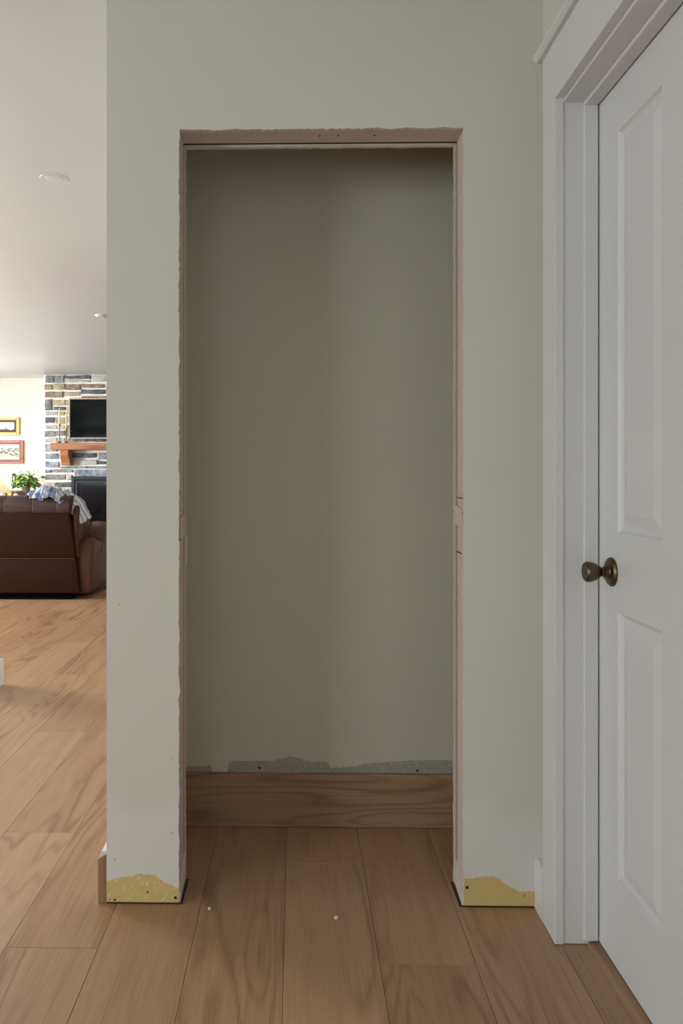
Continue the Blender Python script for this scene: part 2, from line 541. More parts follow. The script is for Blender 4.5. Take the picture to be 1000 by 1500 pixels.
# --- outer walls
bm = box(-4.95, 3.2, 10.87, 11.0, 0, CEIL)
add_box(bm, -6.8, -6.35, 10.87, 11.0, 0, CEIL); add_box(bm, -6.35, -4.95, 10.87, 11.0, 0, .65); add_box(bm, -6.35, -4.95, 10.87, 11.0, 2.15, CEIL)
struct('wall_far', bm, M_liv)
struct('wall_living_right', box(3.1, 3.2, -2.8, 10.87, 0, CEIL), M_liv)
# left outer wall with two window openings
def holed_wall_x(name, x0, x1, ya, yb, holes, mat):
    bm = bmesh.new()
    y = ya
    for (h0, h1, z0, z1) in holes:
        add_box(bm, x0, x1, y, h0, 0, CEIL)
        add_box(bm, x0, x1, h0, h1, 0, z0); add_box(bm, x0, x1, h0, h1, z1, CEIL)
        y = h1
    add_box(bm, x0, x1, y, yb, 0, CEIL)
    return struct(name, bm, mat)
wins = [(-.6, 1.8, .65, 2.15), (5.0, 7.0, .65, 2.15), (7.75, 9.75, .65, 2.15)]  # first one is unseen, added to light the hall from the left
holed_wall_x('wall_living_left', -6.8, -6.6, -2.6, 10.87, wins, M_liv)
for i, (h0, h1, z0, z1) in enumerate(wins):
    w = bmesh.new()
    for a, b, c, d in ((h0, h0 + .06, z0, z1), (h1 - .06, h1, z0, z1), (h0, h1, z0, z0 + .06), (h0, h1, z1 - .06, z1), ((h0 + h1) / 2 - .03, (h0 + h1) / 2 + .03, z0, z1)):
        add_box(w, -6.76, -6.68, a, b, c, d)
    struct('window_%d' % (i + 1), w, M_white)
# wall behind the viewer; its entry and rear windows are added for hall light
bm = bmesh.new()
add_box(bm, -6.8, -6.4, -2.75, -2.6, 0, CEIL); add_box(bm, -4.2, -1.35, -2.75, -2.6, 0, CEIL)
add_box(bm, -6.4, -4.2, -2.75, -2.6, 0, .65); add_box(bm, -6.4, -4.2, -2.75, -2.6, 2.15, CEIL)
add_box(bm, -.15, 3.1, -2.75, -2.6, 0, CEIL)
add_box(bm, -1.35, -.15, -2.75, -2.6, 0, .5); add_box(bm, -1.35, -.15, -2.75, -2.6, 2.2, CEIL)
struct('wall_entry', bm, M_wall)
w = bmesh.new()
for a, b, c, d in ((-1.35, -1.29, .5, 2.2), (-.21, -.15, .5, 2.2), (-1.35, -.15, .5, .56), (-1.35, -.15, 2.14, 2.2)):
    add_box(w, a, b, -2.72, -2.64, c, d)
struct('window_4', w, M_white)
for nm, xa, xb, ya, yb in (('window_5', -6.4, -4.2, -2.72, -2.64), ('window_6', -6.35, -4.95, 10.90, 10.98)):  # unseen rear and far windows, added for their light
    w = bmesh.new()
    for a, b, c, d in ((xa, xa + .06, .65, 2.15), (xb - .06, xb, .65, 2.15), (xa, xb, .65, .71), (xa, xb, 2.09, 2.15), ((xa + xb) / 2 - .03, (xa + xb) / 2 + .03, .65, 2.15)):
        add_box(w, a, b, ya, yb, c, d)
    struct(nm, w, M_white)

# --- right wall with the door
DJ = 1.895               # hinge-far jamb face
DX = .7271               # face of the door
DN = DJ - .765           # near jamb face
DH = 2.027
bm = bmesh.new()
add_box(bm, XR, XR + .115, DJ + .02, YF + .0126, 0, CEIL)
add_box(bm, XR, XR + .115, -2.6, DN - .02, 0, CEIL)
add_box(bm, XR, XR + .115, DN - .02, DJ + .02, DH + .02, CEIL)
wall_right = struct('wall_right', bm, M_wall)
baser = struct('baseboard_right', prism([(XR - .0005, .001), (XR - .0215, .001), (XR - .0215, .126), (XR - .0165, .131), (XR - .0005, .133)], 'y', 1.9825, YF - .0004), M_white)
trim = struct('trim_1', box(XR - .0215, XR - .0003, DJ - .004, 1.982, .0015, DH + .0095, .0016, 2), M_white)
obj('casing', box(XR - .0215, XR - .0003, DN - .10, DN + .004, .0015, DH + .0095, .0016, 2), M_white, trim)
obj('head_casing', box(XR - .0215, XR - .0003, DN - .11, 1.984, DH + .009, 2.176, .0008, 1), M_white, trim)
obj('head_cap', prism([(XR - .0003, 2.1762), (XR - .032, 2.1762), (XR - .0405, 2.184), (XR - .0405, 2.192), (XR - .0003, 2.196)], 'y', DN - .13, 2.001), M_white, trim)
obj('jamb', box(XR - .0002, XR + .115, DJ, DJ + .019, .002, DH + .019), M_white, trim)
obj('jamb', box(XR - .0002, XR + .115, DN - .019, DN, .002, DH + .019), M_white, trim)
obj('head_jamb', box(XR - .0002, XR + .115, DN, DJ, DH, DH + .019), M_white, trim)
SX0 = .6905
obj('stop', box(SX0, DX - .0035, DJ - .0105, DJ - .0001, .014, DH - .0001, .002, 2), M_white, trim)
obj('stop', box(SX0, DX - .0035, DN + .0001, DN + .0105, .014, DH - .0001, .002, 2), M_white, trim)
obj('head_stop', box(SX0, DX - .0035, DN + .0106, DJ - .0106, DH - .0105, DH - .0001, .002, 2), M_white, trim)
struct('trim_2', prism([(.700, .0002), (.7035, .0065), (.712, .0095), (.745, .0105), (.775, .0105), (.775, .0002)], 'y', DN, DJ - .001), M_thresh)

# door slab: stiles and rails, four moulded panels
DT, DB = 2.023, .0128
dy0, dy1 = DN + .0028, DJ - .0032
W = dy1 - dy0
pc = [(dy1 - .1105 - .2135, dy1 - .1105), (dy0 + .1105, dy0 + .1105 + .2135)]
pr = [(1.001, 1.908), (.215, .821)]
bm = bmesh.new()
ycuts = sorted([dy0, dy1] + [v for p in pc for v in p])
zcuts = sorted([DB, DT] + [v for p in pr for v in p])
grid = {}
def gv(y, z):
    if (y, z) not in grid: grid[(y, z)] = bm.verts.new((DX, y, z))
    return grid[(y, z)]
for i in range(len(ycuts) - 1):
    for j in range(len(zcuts) - 1):
        if i in (1, 3) and j in (1, 3): continue
        bm.faces.new((gv(ycuts[i], zcuts[j]), gv(ycuts[i + 1], zcuts[j]), gv(ycuts[i + 1], zcuts[j + 1]), gv(ycuts[i], zcuts[j + 1])))
g = bmesh.ops.extrude_face_region(bm, geom=list(bm.faces))
for v in [e for e in g['geom'] if isinstance(e, bmesh.types.BMVert)]: v.co.x += .035
door = struct('door_1', bm, M_door)
for (ya, yb) in pc:
    for (za, zb) in pr:
        bm = bmesh.new()
        rings = []
        for ins, dep in ((0, .0), (.005, .0065), (.011, .0098), (.016, .0098), (.020, .0088), (.040, .0030), (.043, .0024)):
            rings.append([bm.verts.new((DX + dep, y, z)) for y, z in ((ya + ins, za + ins), (yb - ins, za + ins), (yb - ins, zb - ins), (ya + ins, zb - ins))])
        for a, b in zip(rings, rings[1:]):
            for i in range(4):
                bm.faces.new((a[i], a[(i + 1) % 4], b[(i + 1) % 4], b[i]))
        bm.faces.new(rings[-1])
        back = [bm.verts.new((DX + .034, y, z)) for y, z in ((ya, za), (yb, za), (yb, zb), (ya, zb))]
        for i in range(4):
            bm.faces.new((rings[0][i], back[i], back[(i + 1) % 4], rings[0][(i + 1) % 4]))
        bm.faces.new(back)
        obj('panel', bm, M_door, door)
M_brass = Mat('antique_brass', (.125, .098, .060), .34, 1.0)
f = M_brass.noise(M_brass.pos(), 60, 3)
M_brass.color(M_brass.mix(f, (.10, .078, .046), (.155, .122, .076)))
KY, KZ = 1.8125, .908
knob = obj('knob', lathe([(.0, .0135), (.011, .0132), (.013, .0102), (.0165, .0098), (.019, .0118), (.024, .0160), (.030, .0197), (.037, .0222), (.044, .0236), (.049, .0236), (.0530, .0222), (.0550, .0190), (.0542, .0160), (.0547, .010), (.055, .0)], (DX - .008, KY, KZ), '-x', 32), M_brass, door, smooth=45)
obj('rose', lathe([(0, .0335), (.0035, .0335), (.007, .0305), (.0092, .0260), (.0095, .0170), (.0125, .0150), (.0128, .001)], (DX, KY, KZ), '-x', 36), M_brass, knob, smooth=35)
obj('lock_button', lathe([(0, .0020), (.0015, .0020)], (DX - .0094, KY - .020, KZ + .002), '-x', 10), M_dark, knob)

# ------------------------------------------------------------------ ceiling fittings
M_plast = Mat('white_plastic', (.74, .73, .71), .4)
x, y = -1.075, 3.455
rl = thing('recessed_light', 'white round recessed light trim in the hall ceiling', 'light', (x, y, CEIL))
obj('trim_ring', lathe([(0, .0615), (.0025, .0600), (.003, .046), (.0005, .043)], (x, y, CEIL), '-z', 40), M_ceil, rl, smooth=35)
obj('lens', lathe([(0, .042), (.003, .040), (.004, .001)], (x, y, CEIL - .0012), '-z', 32), Mat('frosted_lens', (.60, .60, .58), .6), rl, smooth=35)
x, y = -1.62, 6.5
sd = thing('smoke_detector', 'small white smoke detector on the ceiling beside the passage wall', 'detector', (x, y, CEIL))
obj('base', lathe([(0, .058), (.006, .056)], (x, y, CEIL), '-z', 32), M_ceil, sd, smooth=35)
obj('cover', lathe([(.006, .050), (.011, .046), (.014, .036), (.0145, .001)], (x, y, CEIL), '-z', 32), M_ceil, sd, smooth=35)

# ------------------------------------------------------------------ fireplace
FY = 10.5
M_mortar = Mat('mortar', (.86, .84, .79), .95, spec=.1)
M_mortar.bump(M_mortar.noise(M_mortar.pos(), 60, 4), .6, .006)
fp = struct('wall_fireplace', box(-3.40, -1.62, FY, 10.87, 0, CEIL), M_mortar)
def stone_mat(name, a, b, c):
    m = Mat(name, b, .85, spec=.2)
    p = m.pos()
    n1 = m.noise(p, 14, 4, .65, .4); n2 = m.noise(p, 70, 3, .6)
    f = m.math('ADD', m.math('MULTIPLY', n1, .7), m.math('MULTIPLY', n2, .3))
    m.color(m.ramp(f, [(.34, a), (.5, b), (.66, c)]))
    m.bump(f, .5, .01)
    return m
ST = {
 'g': stone_mat('grey_stone', (.10, .10, .105), (.24, .24, .235), (.42, .41, .385)),
 'd': stone_mat('dark_stone', (.055, .062, .07), (.12, .13, .135), (.24, .245, .24)),
 't': stone_mat('tan_stone', (.26, .20, .12), (.42, .345, .235), (.58, .51, .39)),
 'n': stone_mat('brown_stone', (.14, .095, .065), (.29, .215, .155), (.44, .36, .28)),
 'b': stone_mat('blue_stone', (.10, .12, .15), (.24, .275, .32), (.48, .50, .52)),
 'p': stone_mat('pale_stone', (.30, .29, .26), (.46, .45, .42), (.60, .59, .56)),
}
def stone(x0, x1, z0, z1, kind, seed):
    rnd = random.Random(seed)
    cx, cz = (x0 + x1) / 2, (z0 + z1) / 2
    hx, hz = (x1 - x0) / 2, (z1 - z0) / 2
    pts = []
    nx = max(2, int(hx * 2 / .07)); nz = max(1, int(hz * 2 / .06))
    for i in range(nx): pts.append((-hx + 2 * hx * i / nx, -hz))
    for i in range(nz): pts.append((hx, -hz + 2 * hz * i / nz))
    for i in range(nx): pts.append((hx - 2 * hx * i / nx, hz))
    for i in range(nz): pts.append((-hx, hz - 2 * hz * i / nz))
    pts = [(px_ + rnd.uniform(-.006, .006), pz_ + rnd.uniform(-.005, .005)) for px_, pz_ in pts]
    d = rnd.uniform(.014, .030)
    bm = bmesh.new()
    back = [bm.verts.new((cx + a, FY + .005, cz + b)) for a, b in pts]
    mid = [bm.verts.new((cx + a, FY - d * .7, cz + b)) for a, b in pts]
    fr = [bm.verts.new((cx + a * (1 - .006 / hx), FY - d + rnd.uniform(-.004, .004), cz + b * (1 - .006 / max(hz, .02)))) for a, b in pts]
    c = bm.verts.new((cx + rnd.uniform(-.3, .3) * hx, FY - d - rnd.uniform(0, .006), cz))
    n = len(pts)
    for i in range(n):
        j = (i + 1) % n
        bm.faces.new((back[i], back[j], mid[j], mid[i]))
        bm.faces.new((mid[i], mid[j], fr[j], fr[i]))
        bm.faces.new((fr[i], fr[j], c))
    obj('stone', bm, ST[kind], fp)
Z7 = [(52,80,160,172,'g'),(168,80,284,172,'g'),(292,72,612,125,'d'),(628,72,830,160,'p'),(292,138,600,166,'p'),
 (42,195,140,262,'t'),(155,190,300,258,'t'),(308,190,485,258,'n'),(495,190,775,234,'n'),(492,256,785,308,'d'),(790,190,960,300,'t'),(52,285,275,352,'n'),
 (285,285,480,332,'t'),(500,335,650,366,'n'),(662,335,830,366,'t'),(52,378,132,505,'g'),(155,383,300,450,'t'),(160,466,300,508,'d'),
 (310,383,480,450,'t'),(315,466,480,560,'p'),(60,526,204,572,'p'),(214,526,300,572,'t'),(52,593,164,662,'d'),(178,593,300,674,'t'),(315,580,480,660,'p'),(60,692,196,738,'p'),
 (208,692,300,740,'p'),(310,690,480,740,'n'),(52,760,186,828,'g'),(198,760,300,818,'g'),(310,755,480,830,'n'),(62,845,202,896,'p'),(215,845,302,892,'p'),(320,848,545,892,'g'),(558,848,830,892,'d'),
 (54,925,200,1015,'b'),(58,1038,216,1106,'b'),(230,1030,340,1106,'p'),(58,1135,222,1202,'b'),(236,1125,340,1180,'p'),(352,1030,680,1088,'d'),(352,1108,686,1172,'p'),
 (704,1025,900,1106,'b'),(698,1128,860,1168,'d'),(236,1190,560,1216,'b'),(572,1190,860,1216,'b'),(54,1234,132,1270,'g'),(148,1230,398,1264,'g'),(414,1230,810,1314,'b'),
 (60,1293,306,1354,'g'),(322,1293,384,1356,'p'),(68,1388,182,1442,'p'),(194,1384,384,1447,'d'),(60,1462,190,1510,'g'),(202,1462,292,1530,'p'),(302,1462,384,1530,'p')]
sd_i = 0
for a, b, c, d, kd in Z7:
    x0, z1 = at(60 + a / 8.333, 540 + b / 8.333, FY)
    x1, z0 = at(60 + c / 8.333, 540 + d / 8.333, FY)
    stone(x0, min(x1, -1.66), z0, min(z1, 2.43), kd, sd_i); sd_i += 1
# the rest of the breast: right of the middle and below
rr = random.Random(5)
def rows(x0, x1, z0, z1):
    global sd_i
    z = z0
    while z < z1 - .05:
        h = min(rr.uniform(.06, .10), z1 - z)
        x = x0
        while x < x1 - .08:
            w = min(rr.uniform(.18, .42), x1 - x)
            if x1 - (x + w) < .1: w = x1 - x
            stone(x + .008, x + w - .008, z + .007, z + h - .007, rr.choice('gdtnbp'), sd_i); sd_i += 1
            x += w
        z += h
rows(-3.375, -3.03, .02, .70)
rows(-1.97, -1.64, .02, 1.02)
rows(-2.38, -1.64, 1.09, 1.40)
stone(-2.515, -2.395, 1.085, 1.165, 'g', 901)
stone(-2.46, -2.09, 1.525, 1.563, 'p', 902)
stone(-2.07, -1.66, 1.525, 1.563, 'n', 903)
rows(-2.34, -1.64, 2.13, 2.42)
rows(-1.98, -1.64, 1.55, 2.10)

M_mant = wood_mat('mantel_wood', (.22, .075, .03), (.40, .155, .07), (.50, .22, .11), 'x', .4, 20)
mt = thing('mantel', 'reddish brown wooden mantel shelf with carved corbels on the stone fireplace', 'mantel', (-2.5, FY, 1.42))
obj('shelf', box(-3.235, -1.77, 10.24, FY - .004, 1.42, 1.512, .006, 2), M_mant, mt)
for xc in (-3.06, -1.94):
    obj('corbel', prism([(FY - .004, 1.42), (10.27, 1.42), (10.262, 1.385), (10.275, 1.345), (10.315, 1.30), (10.345, 1.26), (10.352, 1.225), (10.37, 1.215), (FY - .004, 1.215)], 'x', xc - .055, xc + .055, .006, 2), M_mant, mt)
M_ins = Mat('black_steel', (.018, .021, .026), .38, .6)
ins = thing('fireplace_insert', 'black steel gas fireplace insert with glass front in the stone breast', 'fireplace', (-2.5, FY, .15))
ix0, ix1, iz0, iz1 = -3.016, -1.99, .16, 1.066
def frame_y(x0, x1, z0, z1, t, ya, yb, bev=.004):
    bm = bmesh.new()
    add_box(bm, x0, x0 + t, ya, yb, z0, z1, bev, 1); add_box(bm, x1 - t, x1, ya, yb, z0, z1, bev, 1)
    add_box(bm, x0 + t, x1 - t, ya, yb, z0, z0 + t, bev, 1); add_box(bm, x0 + t, x1 - t, ya, yb, z1 - t, z1, bev, 1)
    return bm
obj('outer_frame', frame_y(ix0, ix1, iz0, iz1, .045, FY - .05, FY - .004), M_ins, ins)
obj('inner_frame', frame_y(ix0 + .05, ix1 - .05, iz0 + .05, iz1 - .05, .035, FY - .042, FY - .004), Mat('steel_blue_black', (.022, .030, .040), .4, .6), ins)
obj('firebox', box(ix0 + .045, ix1 - .045, FY - .022, FY - .004, iz0 + .045, iz1 - .045), Mat('firebox', (.014, .015, .018), .6), ins)
M_log = Mat('charred_log', (.075, .05, .04), .9)
M_log.color(M_log.mix(M_log.noise(M_log.pos(), 30, 4), (.015, .011, .010), (.075, .05, .042)))
for i in range(4):
    lx = -2.72 + .16 * i
    bm = lathe([(0, .015), (.02, .026), (.20, .024), (.23, .014)], (0, 0, 0), 'x', 12)
    bmesh.ops.rotate(bm, verts=bm.verts, cent=(0, 0, 0), matrix=Matrix.Rotation(math.radians((-38, 24, -20, 40)[i]), 3, 'Y'))
    bmesh.ops.translate(bm, verts=bm.verts, vec=(lx - .1, FY - .036, .52 + .05 * (i % 2)))
    obj('log', bm, M_log, ins, smooth=40)
M_glass = Mat('tinted_glass', (.02, .02, .022), .08)
_t = M_glass.node('ShaderNodeBsdfTransparent'); _t.inputs[0].default_value = (.75, .77, .8, 1)
_m = M_glass.node('ShaderNodeMixShader'); _m.inputs[0].default_value = .25
M_glass.link(_t.outputs[0], _m.inputs[1]); M_glass.link(M_glass.b.outputs[0], _m.inputs[2]); M_glass.link(_m.outputs[0], M_glass.n['Material Output'].inputs[0])
obj('glass_pane', box(ix0 + .084, ix1 - .084, FY - .070, FY - .067, iz0 + .084, iz1 - .084), M_glass, ins)
M_tvs = Mat('tv_screen', (.003, .0035, .0045), .06, 0, .08)
tv = thing('television', 'flat screen television with thin pale frame on the stone breast', 'television', (-2.52, FY, 1.59))
tx0, tx1, tz0, tz1 = -3.040, -2.02, 1.572, 2.118
obj('bezel', frame_y(tx0, tx1, tz0, tz1, .017, FY - .085, FY - .045, .003), Mat('tv_bezel', (.52, .40, .29), .45), tv)
obj('screen', box(tx0 + .016, tx1 - .016, FY - .078, FY - .048, tz0 + .016, tz1 - .016), M_tvs, tv)
obj('wall_bracket', box(-2.7, -2.3, FY - .048, FY - .004, 1.7, 2.0), M_ins, tv)
M_wick = Mat('candle_wax', (.80, .73, .52), .5)
M_iron = Mat('candlestick_metal', (.16, .135, .11), .4, .8)
for px, lab, lab2, ztop, zmid in ((87, 'tall slim candlestick at the outer end of the mantel', 'cream taper candle in the taller candlestick on the mantel', 1.975, 1.76), (97, 'slim candlestick next to the television on the mantel', 'cream taper candle nearest to the television', 1.945, 1.70)):
    x, _ = at(px, 648, 10.36)
    cs = thing('candlestick', lab, 'candlestick', (x, 10.36, 1.512), 'candlesticks on the mantel')
    obj('base', lathe([(0, .038), (.008, .036), (.014, .018), (.024, .008)], (x, 10.36, 1.512), 'z', 20), M_iron, cs, smooth=40)
    obj('stem', lathe([(.02, .006), (.10, .009), (zmid - 1.512 - .03, .006)], (x, 10.36, 1.512), 'z', 12), M_iron, cs, smooth=40)
    obj('cup', lathe([(zmid - 1.545, .006), (zmid - 1.53, .016), (zmid - 1.50, .018)], (x, 10.36, 1.512), 'z', 16), Mat('cup_brass', (.38, .24, .11), .4, .7), cs, smooth=40)
    cd = obj('taper_candle', lathe([(0, .011), (ztop - zmid - .02, .008), (ztop - zmid, .002)], (x, 10.36, zmid + .0125), 'z', 12), M_wick, None, smooth=40, origin=(x, 10.36, zmid))
    tag(cd, lab2, 'candle', 'taper candles on the mantel')

# ------------------------------------------------------------------ pictures on the far wall
def picture(name, label, x0, x1, z0, z1, t, m_out, m_in, m_mat, mw, m_art):
    p = thing(name, label, 'picture', ((x0 + x1) / 2, 10.87, z0), 'framed pictures on the far wall')
    obj('frame', frame_y(x0, x1, z0, z1, t, 10.835, 10.868, .005), m_out, p)
    obj('inner_frame', frame_y(x0 + t, x1 - t, z0 + t, z1 - t, t * .45, 10.842, 10.867, .002), m_in, p)
    u = t * 1.45
    obj('mat_board', box(x0 + u, x1 - u, 10.852, 10.866, z0 + u, z1 - u), m_mat, p)
    obj('print', box(x0 + u + mw, x1 - u - mw, 10.849, 10.8525, z0 + u + mw, z1 - u - mw), m_art, p)
M_gold = Mat('gilt_frame', (.56, .40, .13), .38, .5)
M_gold2 = Mat('gilt_bead', (.36, .25, .08), .4, .5)
M_redf = wood_mat('red_frame', (.20, .05, .03), (.36, .105, .065), (.46, .16, .10), 'x', .35, 12)
M_redd = Mat('red_frame_inner', (.17, .045, .035), .4)
M_ink = Mat('ink_print', (.8, .78, .72), .6)
def ink(m, z0, amp):
    s = m.sep(m.pos()); p = m.pos()
    n = m.noise(m.mapping(p, (22, 1, 5)), 1.0, 3, .6)
    k = m.smooth(m.math('SUBTRACT', m.math('ADD', m.math('MULTIPLY', n, amp), z0 - amp * .42), s[2]), -.004, .006)
    col = m.mix(k, (.78, .765, .71), (.13, .13, .12))
    m.color(col)
x1a, z1a = at(28.3, 611, 10.85); _, z0a = at(28, 637.5, 10.85)
ink(M_ink, (z0a + z1a) / 2 - .045, .10)
M_land = Mat('landscape_print', (.6, .6, .55), .6)
x1b, z1b = at(34.3, 645, 10.85); _, z0b = at(34, 679, 10.85)
def land(m, zc):
    p = m.pos(); s = m.sep(p)
    n = m.noise(m.mapping(p, (26, 1, 34)), 1.0, 4, .6)
    tree = m.math('MULTIPLY', m.smooth(n, .46, .56), m.smooth(m.math('ABSOLUTE', m.math('SUBTRACT', s[2], zc)), .085, .03))
    sky = m.ramp(m.math('ADD', m.math('MULTIPLY', m.math('SUBTRACT', s[2], zc), 3), .5), [(.1, (.55, .53, .40)), (.5, (.62, .60, .50)), (.8, (.76, .75, .70))])
    m.color(m.mix(tree, sky, (.12, .14, .12)))
land(M_land, (z0b + z1b) / 2)
picture('framed_picture', 'small gilt framed ink drawing with dark mat, upper on far wall', x1a - .40, x1a, z0a, z1a, .030, M_gold, M_gold2, Mat('dark_mat', (.07, .045, .045), .7), .028, M_ink)
picture('framed_picture', 'red wood framed landscape print, below the gilt framed drawing', x1b - .56, x1b, z0b, z1b, .038, M_redf, M_redd, Mat('cream_mat', (.72, .69, .60), .7), .012, M_land)

# ------------------------------------------------------------------ console, bench, lamp, plant and toys beyond the sofa
M_cons = wood_mat('dark_table_wood', (.05, .02, .012), (.11, .045, .025), (.18, .08, .045), 'x', .35, 16)
ct = .870
con = thing('console_table', 'dark wooden console table against the far wall under the pictures', 'table', (-4.3, 10.5, 0))
obj('tabletop', box(-4.90, -3.66, 10.18, 10.85, ct - .035, ct, .006, 2), M_cons, con)
obj('apron', box(-4.9, -3.71, 10.21, 10.82, ct - .11, ct - .0352), M_cons, con)
for lx in (-4.88, -3.78):
    for ly in (10.23, 10.74):
        obj('leg', prism([(lx, ly), (lx + .06, ly), (lx + .06, ly + .06), (lx, ly + .06)], 'z', 0.001, ct - .11, .004, 1), M_cons, con)
bt = .775
bn = thing('toy_bench', 'low wooden bench standing in front of the console table', 'bench', (-4.1, 9.6, 0))
obj('seat_board', box(-4.75, -3.55, 9.42, 9.86, bt - .04, bt, .006, 2), M_cons, bn)
for lx in (-4.72, -3.65):
    obj('leg', box(lx, lx + .07, 9.46, 9.82, .001, bt - .04, .004, 1), M_cons, bn)
# toys on the bench
def sx(px, y): return at(px, 720, y)[0]
x = sx(2.5, 9.6)
o = thing('toy', 'white round toy with a red cap on the bench', 'toy', (x, 9.6, bt))
obj('body', puff((x, 9.6, bt + .052), (.048, .045, .052), .9, 1.0), M_plast, o, smooth='all')
obj('cap', puff((x - .03, 9.6, bt + .118), (.035, .03, .022), .9, 1.0), Mat('toy_red', (.55, .05, .04), .4), o, smooth='all')
x = sx(15.2, 9.62)
o = thing('toy', 'yellow toy block with a red top on the bench', 'toy', (x, 9.62, bt))
obj('block', box(x - .028, x + .022, 9.59, 9.65, bt, bt + .095, .008, 2), Mat('toy_yellow', (.75, .55, .06), .4), o)
obj('top', box(x - .006, x + .030, 9.595, 9.645, bt + .096, bt + .118, .008, 2), Mat('toy_red_top', (.6, .05, .03), .4), o)
x = sx(23.5, 9.58)
o = thing('toy', 'plain white dome toy on the bench beside the yellow block', 'toy', (x, 9.58, bt))
obj('body', puff((x, 9.58, bt + .045), (.035, .035, .045), .9, 1.0), M_plast, o, smooth='all')
obj('rim', lathe([(0, .04), (.012, .04), (.014, .034)], (x, 9.58, bt), 'z', 24), M_plast, o)
# olive storage bin on the bench
M_olive = Mat('olive_fabric', (.17, .19, .115), .9)
M_olive2 = Mat('olive_trim', (.06, .065, .03), .9)
x0, x1 = sx(-9, 9.70), sx(15, 9.70)
o = thing('storage_bin', 'olive green storage bin with dark side behind the toys on the bench', 'bin', ((x0 + x1) / 2, 9.75, bt))
obj('body', box(x0, x1 - .042, 9.685, 9.83, bt + .0005, .866, .004, 1), M_olive, o)
obj('side', box(x1 - .0418, x1, 9.685, 9.83, bt + .0005, .867, .004, 1), M_olive2, o)
# lamp
LY = 9.0
lx = sx(-19, LY)
lamp = thing('table_lamp', 'lit table lamp with a cream cone shade beside the leafy plant', 'lamp', (lx, LY, .62))
M_shade = Mat('lamp_shade', (.90, .86, .72), .8)
tr = M_shade.node('ShaderNodeBsdfTranslucent'); tr.inputs[0].default_value = (.92, .86, .70, 1)
mx = M_shade.node('ShaderNodeMixShader'); mx.inputs[0].default_value = .5
out = M_shade.n['Material Output']
M_shade.link(M_shade.b.outputs[0], mx.inputs[1]); M_shade.link(tr.outputs[0], mx.inputs[2]); M_shade.link(mx.outputs[0], out.inputs[0])
zb = at(10, 722, LY)[1]
rb = sx(15, LY) - lx
obj('lamp_shade', lathe([(0, rb), (.26, rb * .36), (.2602, rb * .36 - .003), (.0005, rb - .003)], (lx, LY, zb), 'z', 40, cap=False), M_shade, lamp, smooth=50)
obj('base', lathe([(0, .075), (.015, .075), (.03, .03), (.10, .055), (.18, .06), (.25, .03), (.30, .012), (.40, .010)], (lx, LY, .62), 'z', 24), M_olive, lamp, smooth=45)
ld = bpy.data.lights.new('lamp_bulb', 'POINT'); ld.energy = 9; ld.color = (1, .90, .74); ld.shadow_soft_size = .03
lo = bpy.data.objects.new('lamp_bulb', ld); C.objects.link(lo); lo.location = (0, 0, zb + .10 - .62); lo.parent = lamp
et = thing('end_table', 'dark wooden end table under the table lamp', 'table', (lx, LY, 0))
obj('tabletop', box(lx - .28, lx + .28, LY - .28, LY + .28, .585, .62, .006, 2), M_cons, et)
for a in (-.25, .20):
    for b in (-.25, .20):
        obj('leg', box(lx + a, lx + a + .05, LY + b, LY + b + .05, .001, .585), M_cons, et)
# plant
PY = 10.45
px_, _ = at(38, 715, PY)
pl = thing('potted_plant', 'leafy green potted plant on the console table', 'plant', (px_, PY, ct))
obj('pot', lathe([(0, .05), (.09, .068), (.095, .068), (.09, .06)], (px_, PY, ct), 'z', 24), Mat('clay_pot', (.16, .13, .10), .7), pl, smooth=40)
M_leaf = Mat('leaf', (.16, .30, .05), .4)
li = M_leaf.node('ShaderNodeObjectInfo').outputs['Random']
M_leaf.color(M_leaf.ramp(li, [(0, (.05, .13, .02)), (.45, (.15, .29, .045)), (.8, (.32, .46, .10)), (1, (.48, .58, .22))]))
def leaf_mesh():
    bm = bmesh.new()
    prof = [(0, .0), (.15, .016), (.4, .030), (.65, .028), (.85, .015), (1, .0)]
    Ls = .075
    L_, R_, M_ = [], [], []
    for t, w in prof:
        zz = -.018 * t * t * 1.2
        M_.append(bm.verts.new((t * Ls, 0, zz)))
        L_.append(bm.verts.new((t * Ls, w, zz + .25 * w))); R_.append(bm.verts.new((t * Ls, -w, zz + .25 * w)))
    for i in range(len(prof) - 1):
        for A in (L_, R_):
            vs_ = [M_[i], M_[i + 1], A[i + 1], A[i]]
            try: bm.faces.new(vs_)
            except ValueError: pass
    bmesh.ops.solidify(bm, geom=bm.faces[:], thickness=.0012)
    bmesh.ops.remove_doubles(bm, verts=bm.verts, dist=1e-5)
    finish(bm)
    me = bpy.data.meshes.new('leaf'); bm.to_mesh(me); bm.free(); me.materials.append(M_leaf.m)
    for p in me.polygons: p.use_smooth = True
    return me
LM = leaf_mesh()
rl_ = random.Random(3)
stem = bmesh.new()
nleaf = 0
def add_leaf(p, yaw, pitch, s):
    global nleaf
    if p[2] - ct < .10: pitch = min(pitch, .25)
    o = bpy.data.objects.new('leaf', LM); C.objects.link(o); o.parent = pl
    o.location = Vector(p) - Vector((px_, PY, ct)); o.rotation_euler = (rl_.uniform(-.5, .5), pitch, yaw); o.scale = (s, s, s)
    nleaf += 1
for i in range(175):
    a = rl_.uniform(0, 2 * math.pi); r = .13 * math.sqrt(rl_.random()); h = rl_.uniform(.02, .245)
    hmax = .25 * (1 - (r / .18) ** 2)
    p = (px_ + r * math.cos(a), PY + r * .8 * math.sin(a), ct + .045 + h * hmax / .25)
    add_leaf(p, a + rl_.uniform(-.8, .8), rl_.uniform(-.3, .9), rl_.uniform(.7, 1.15))
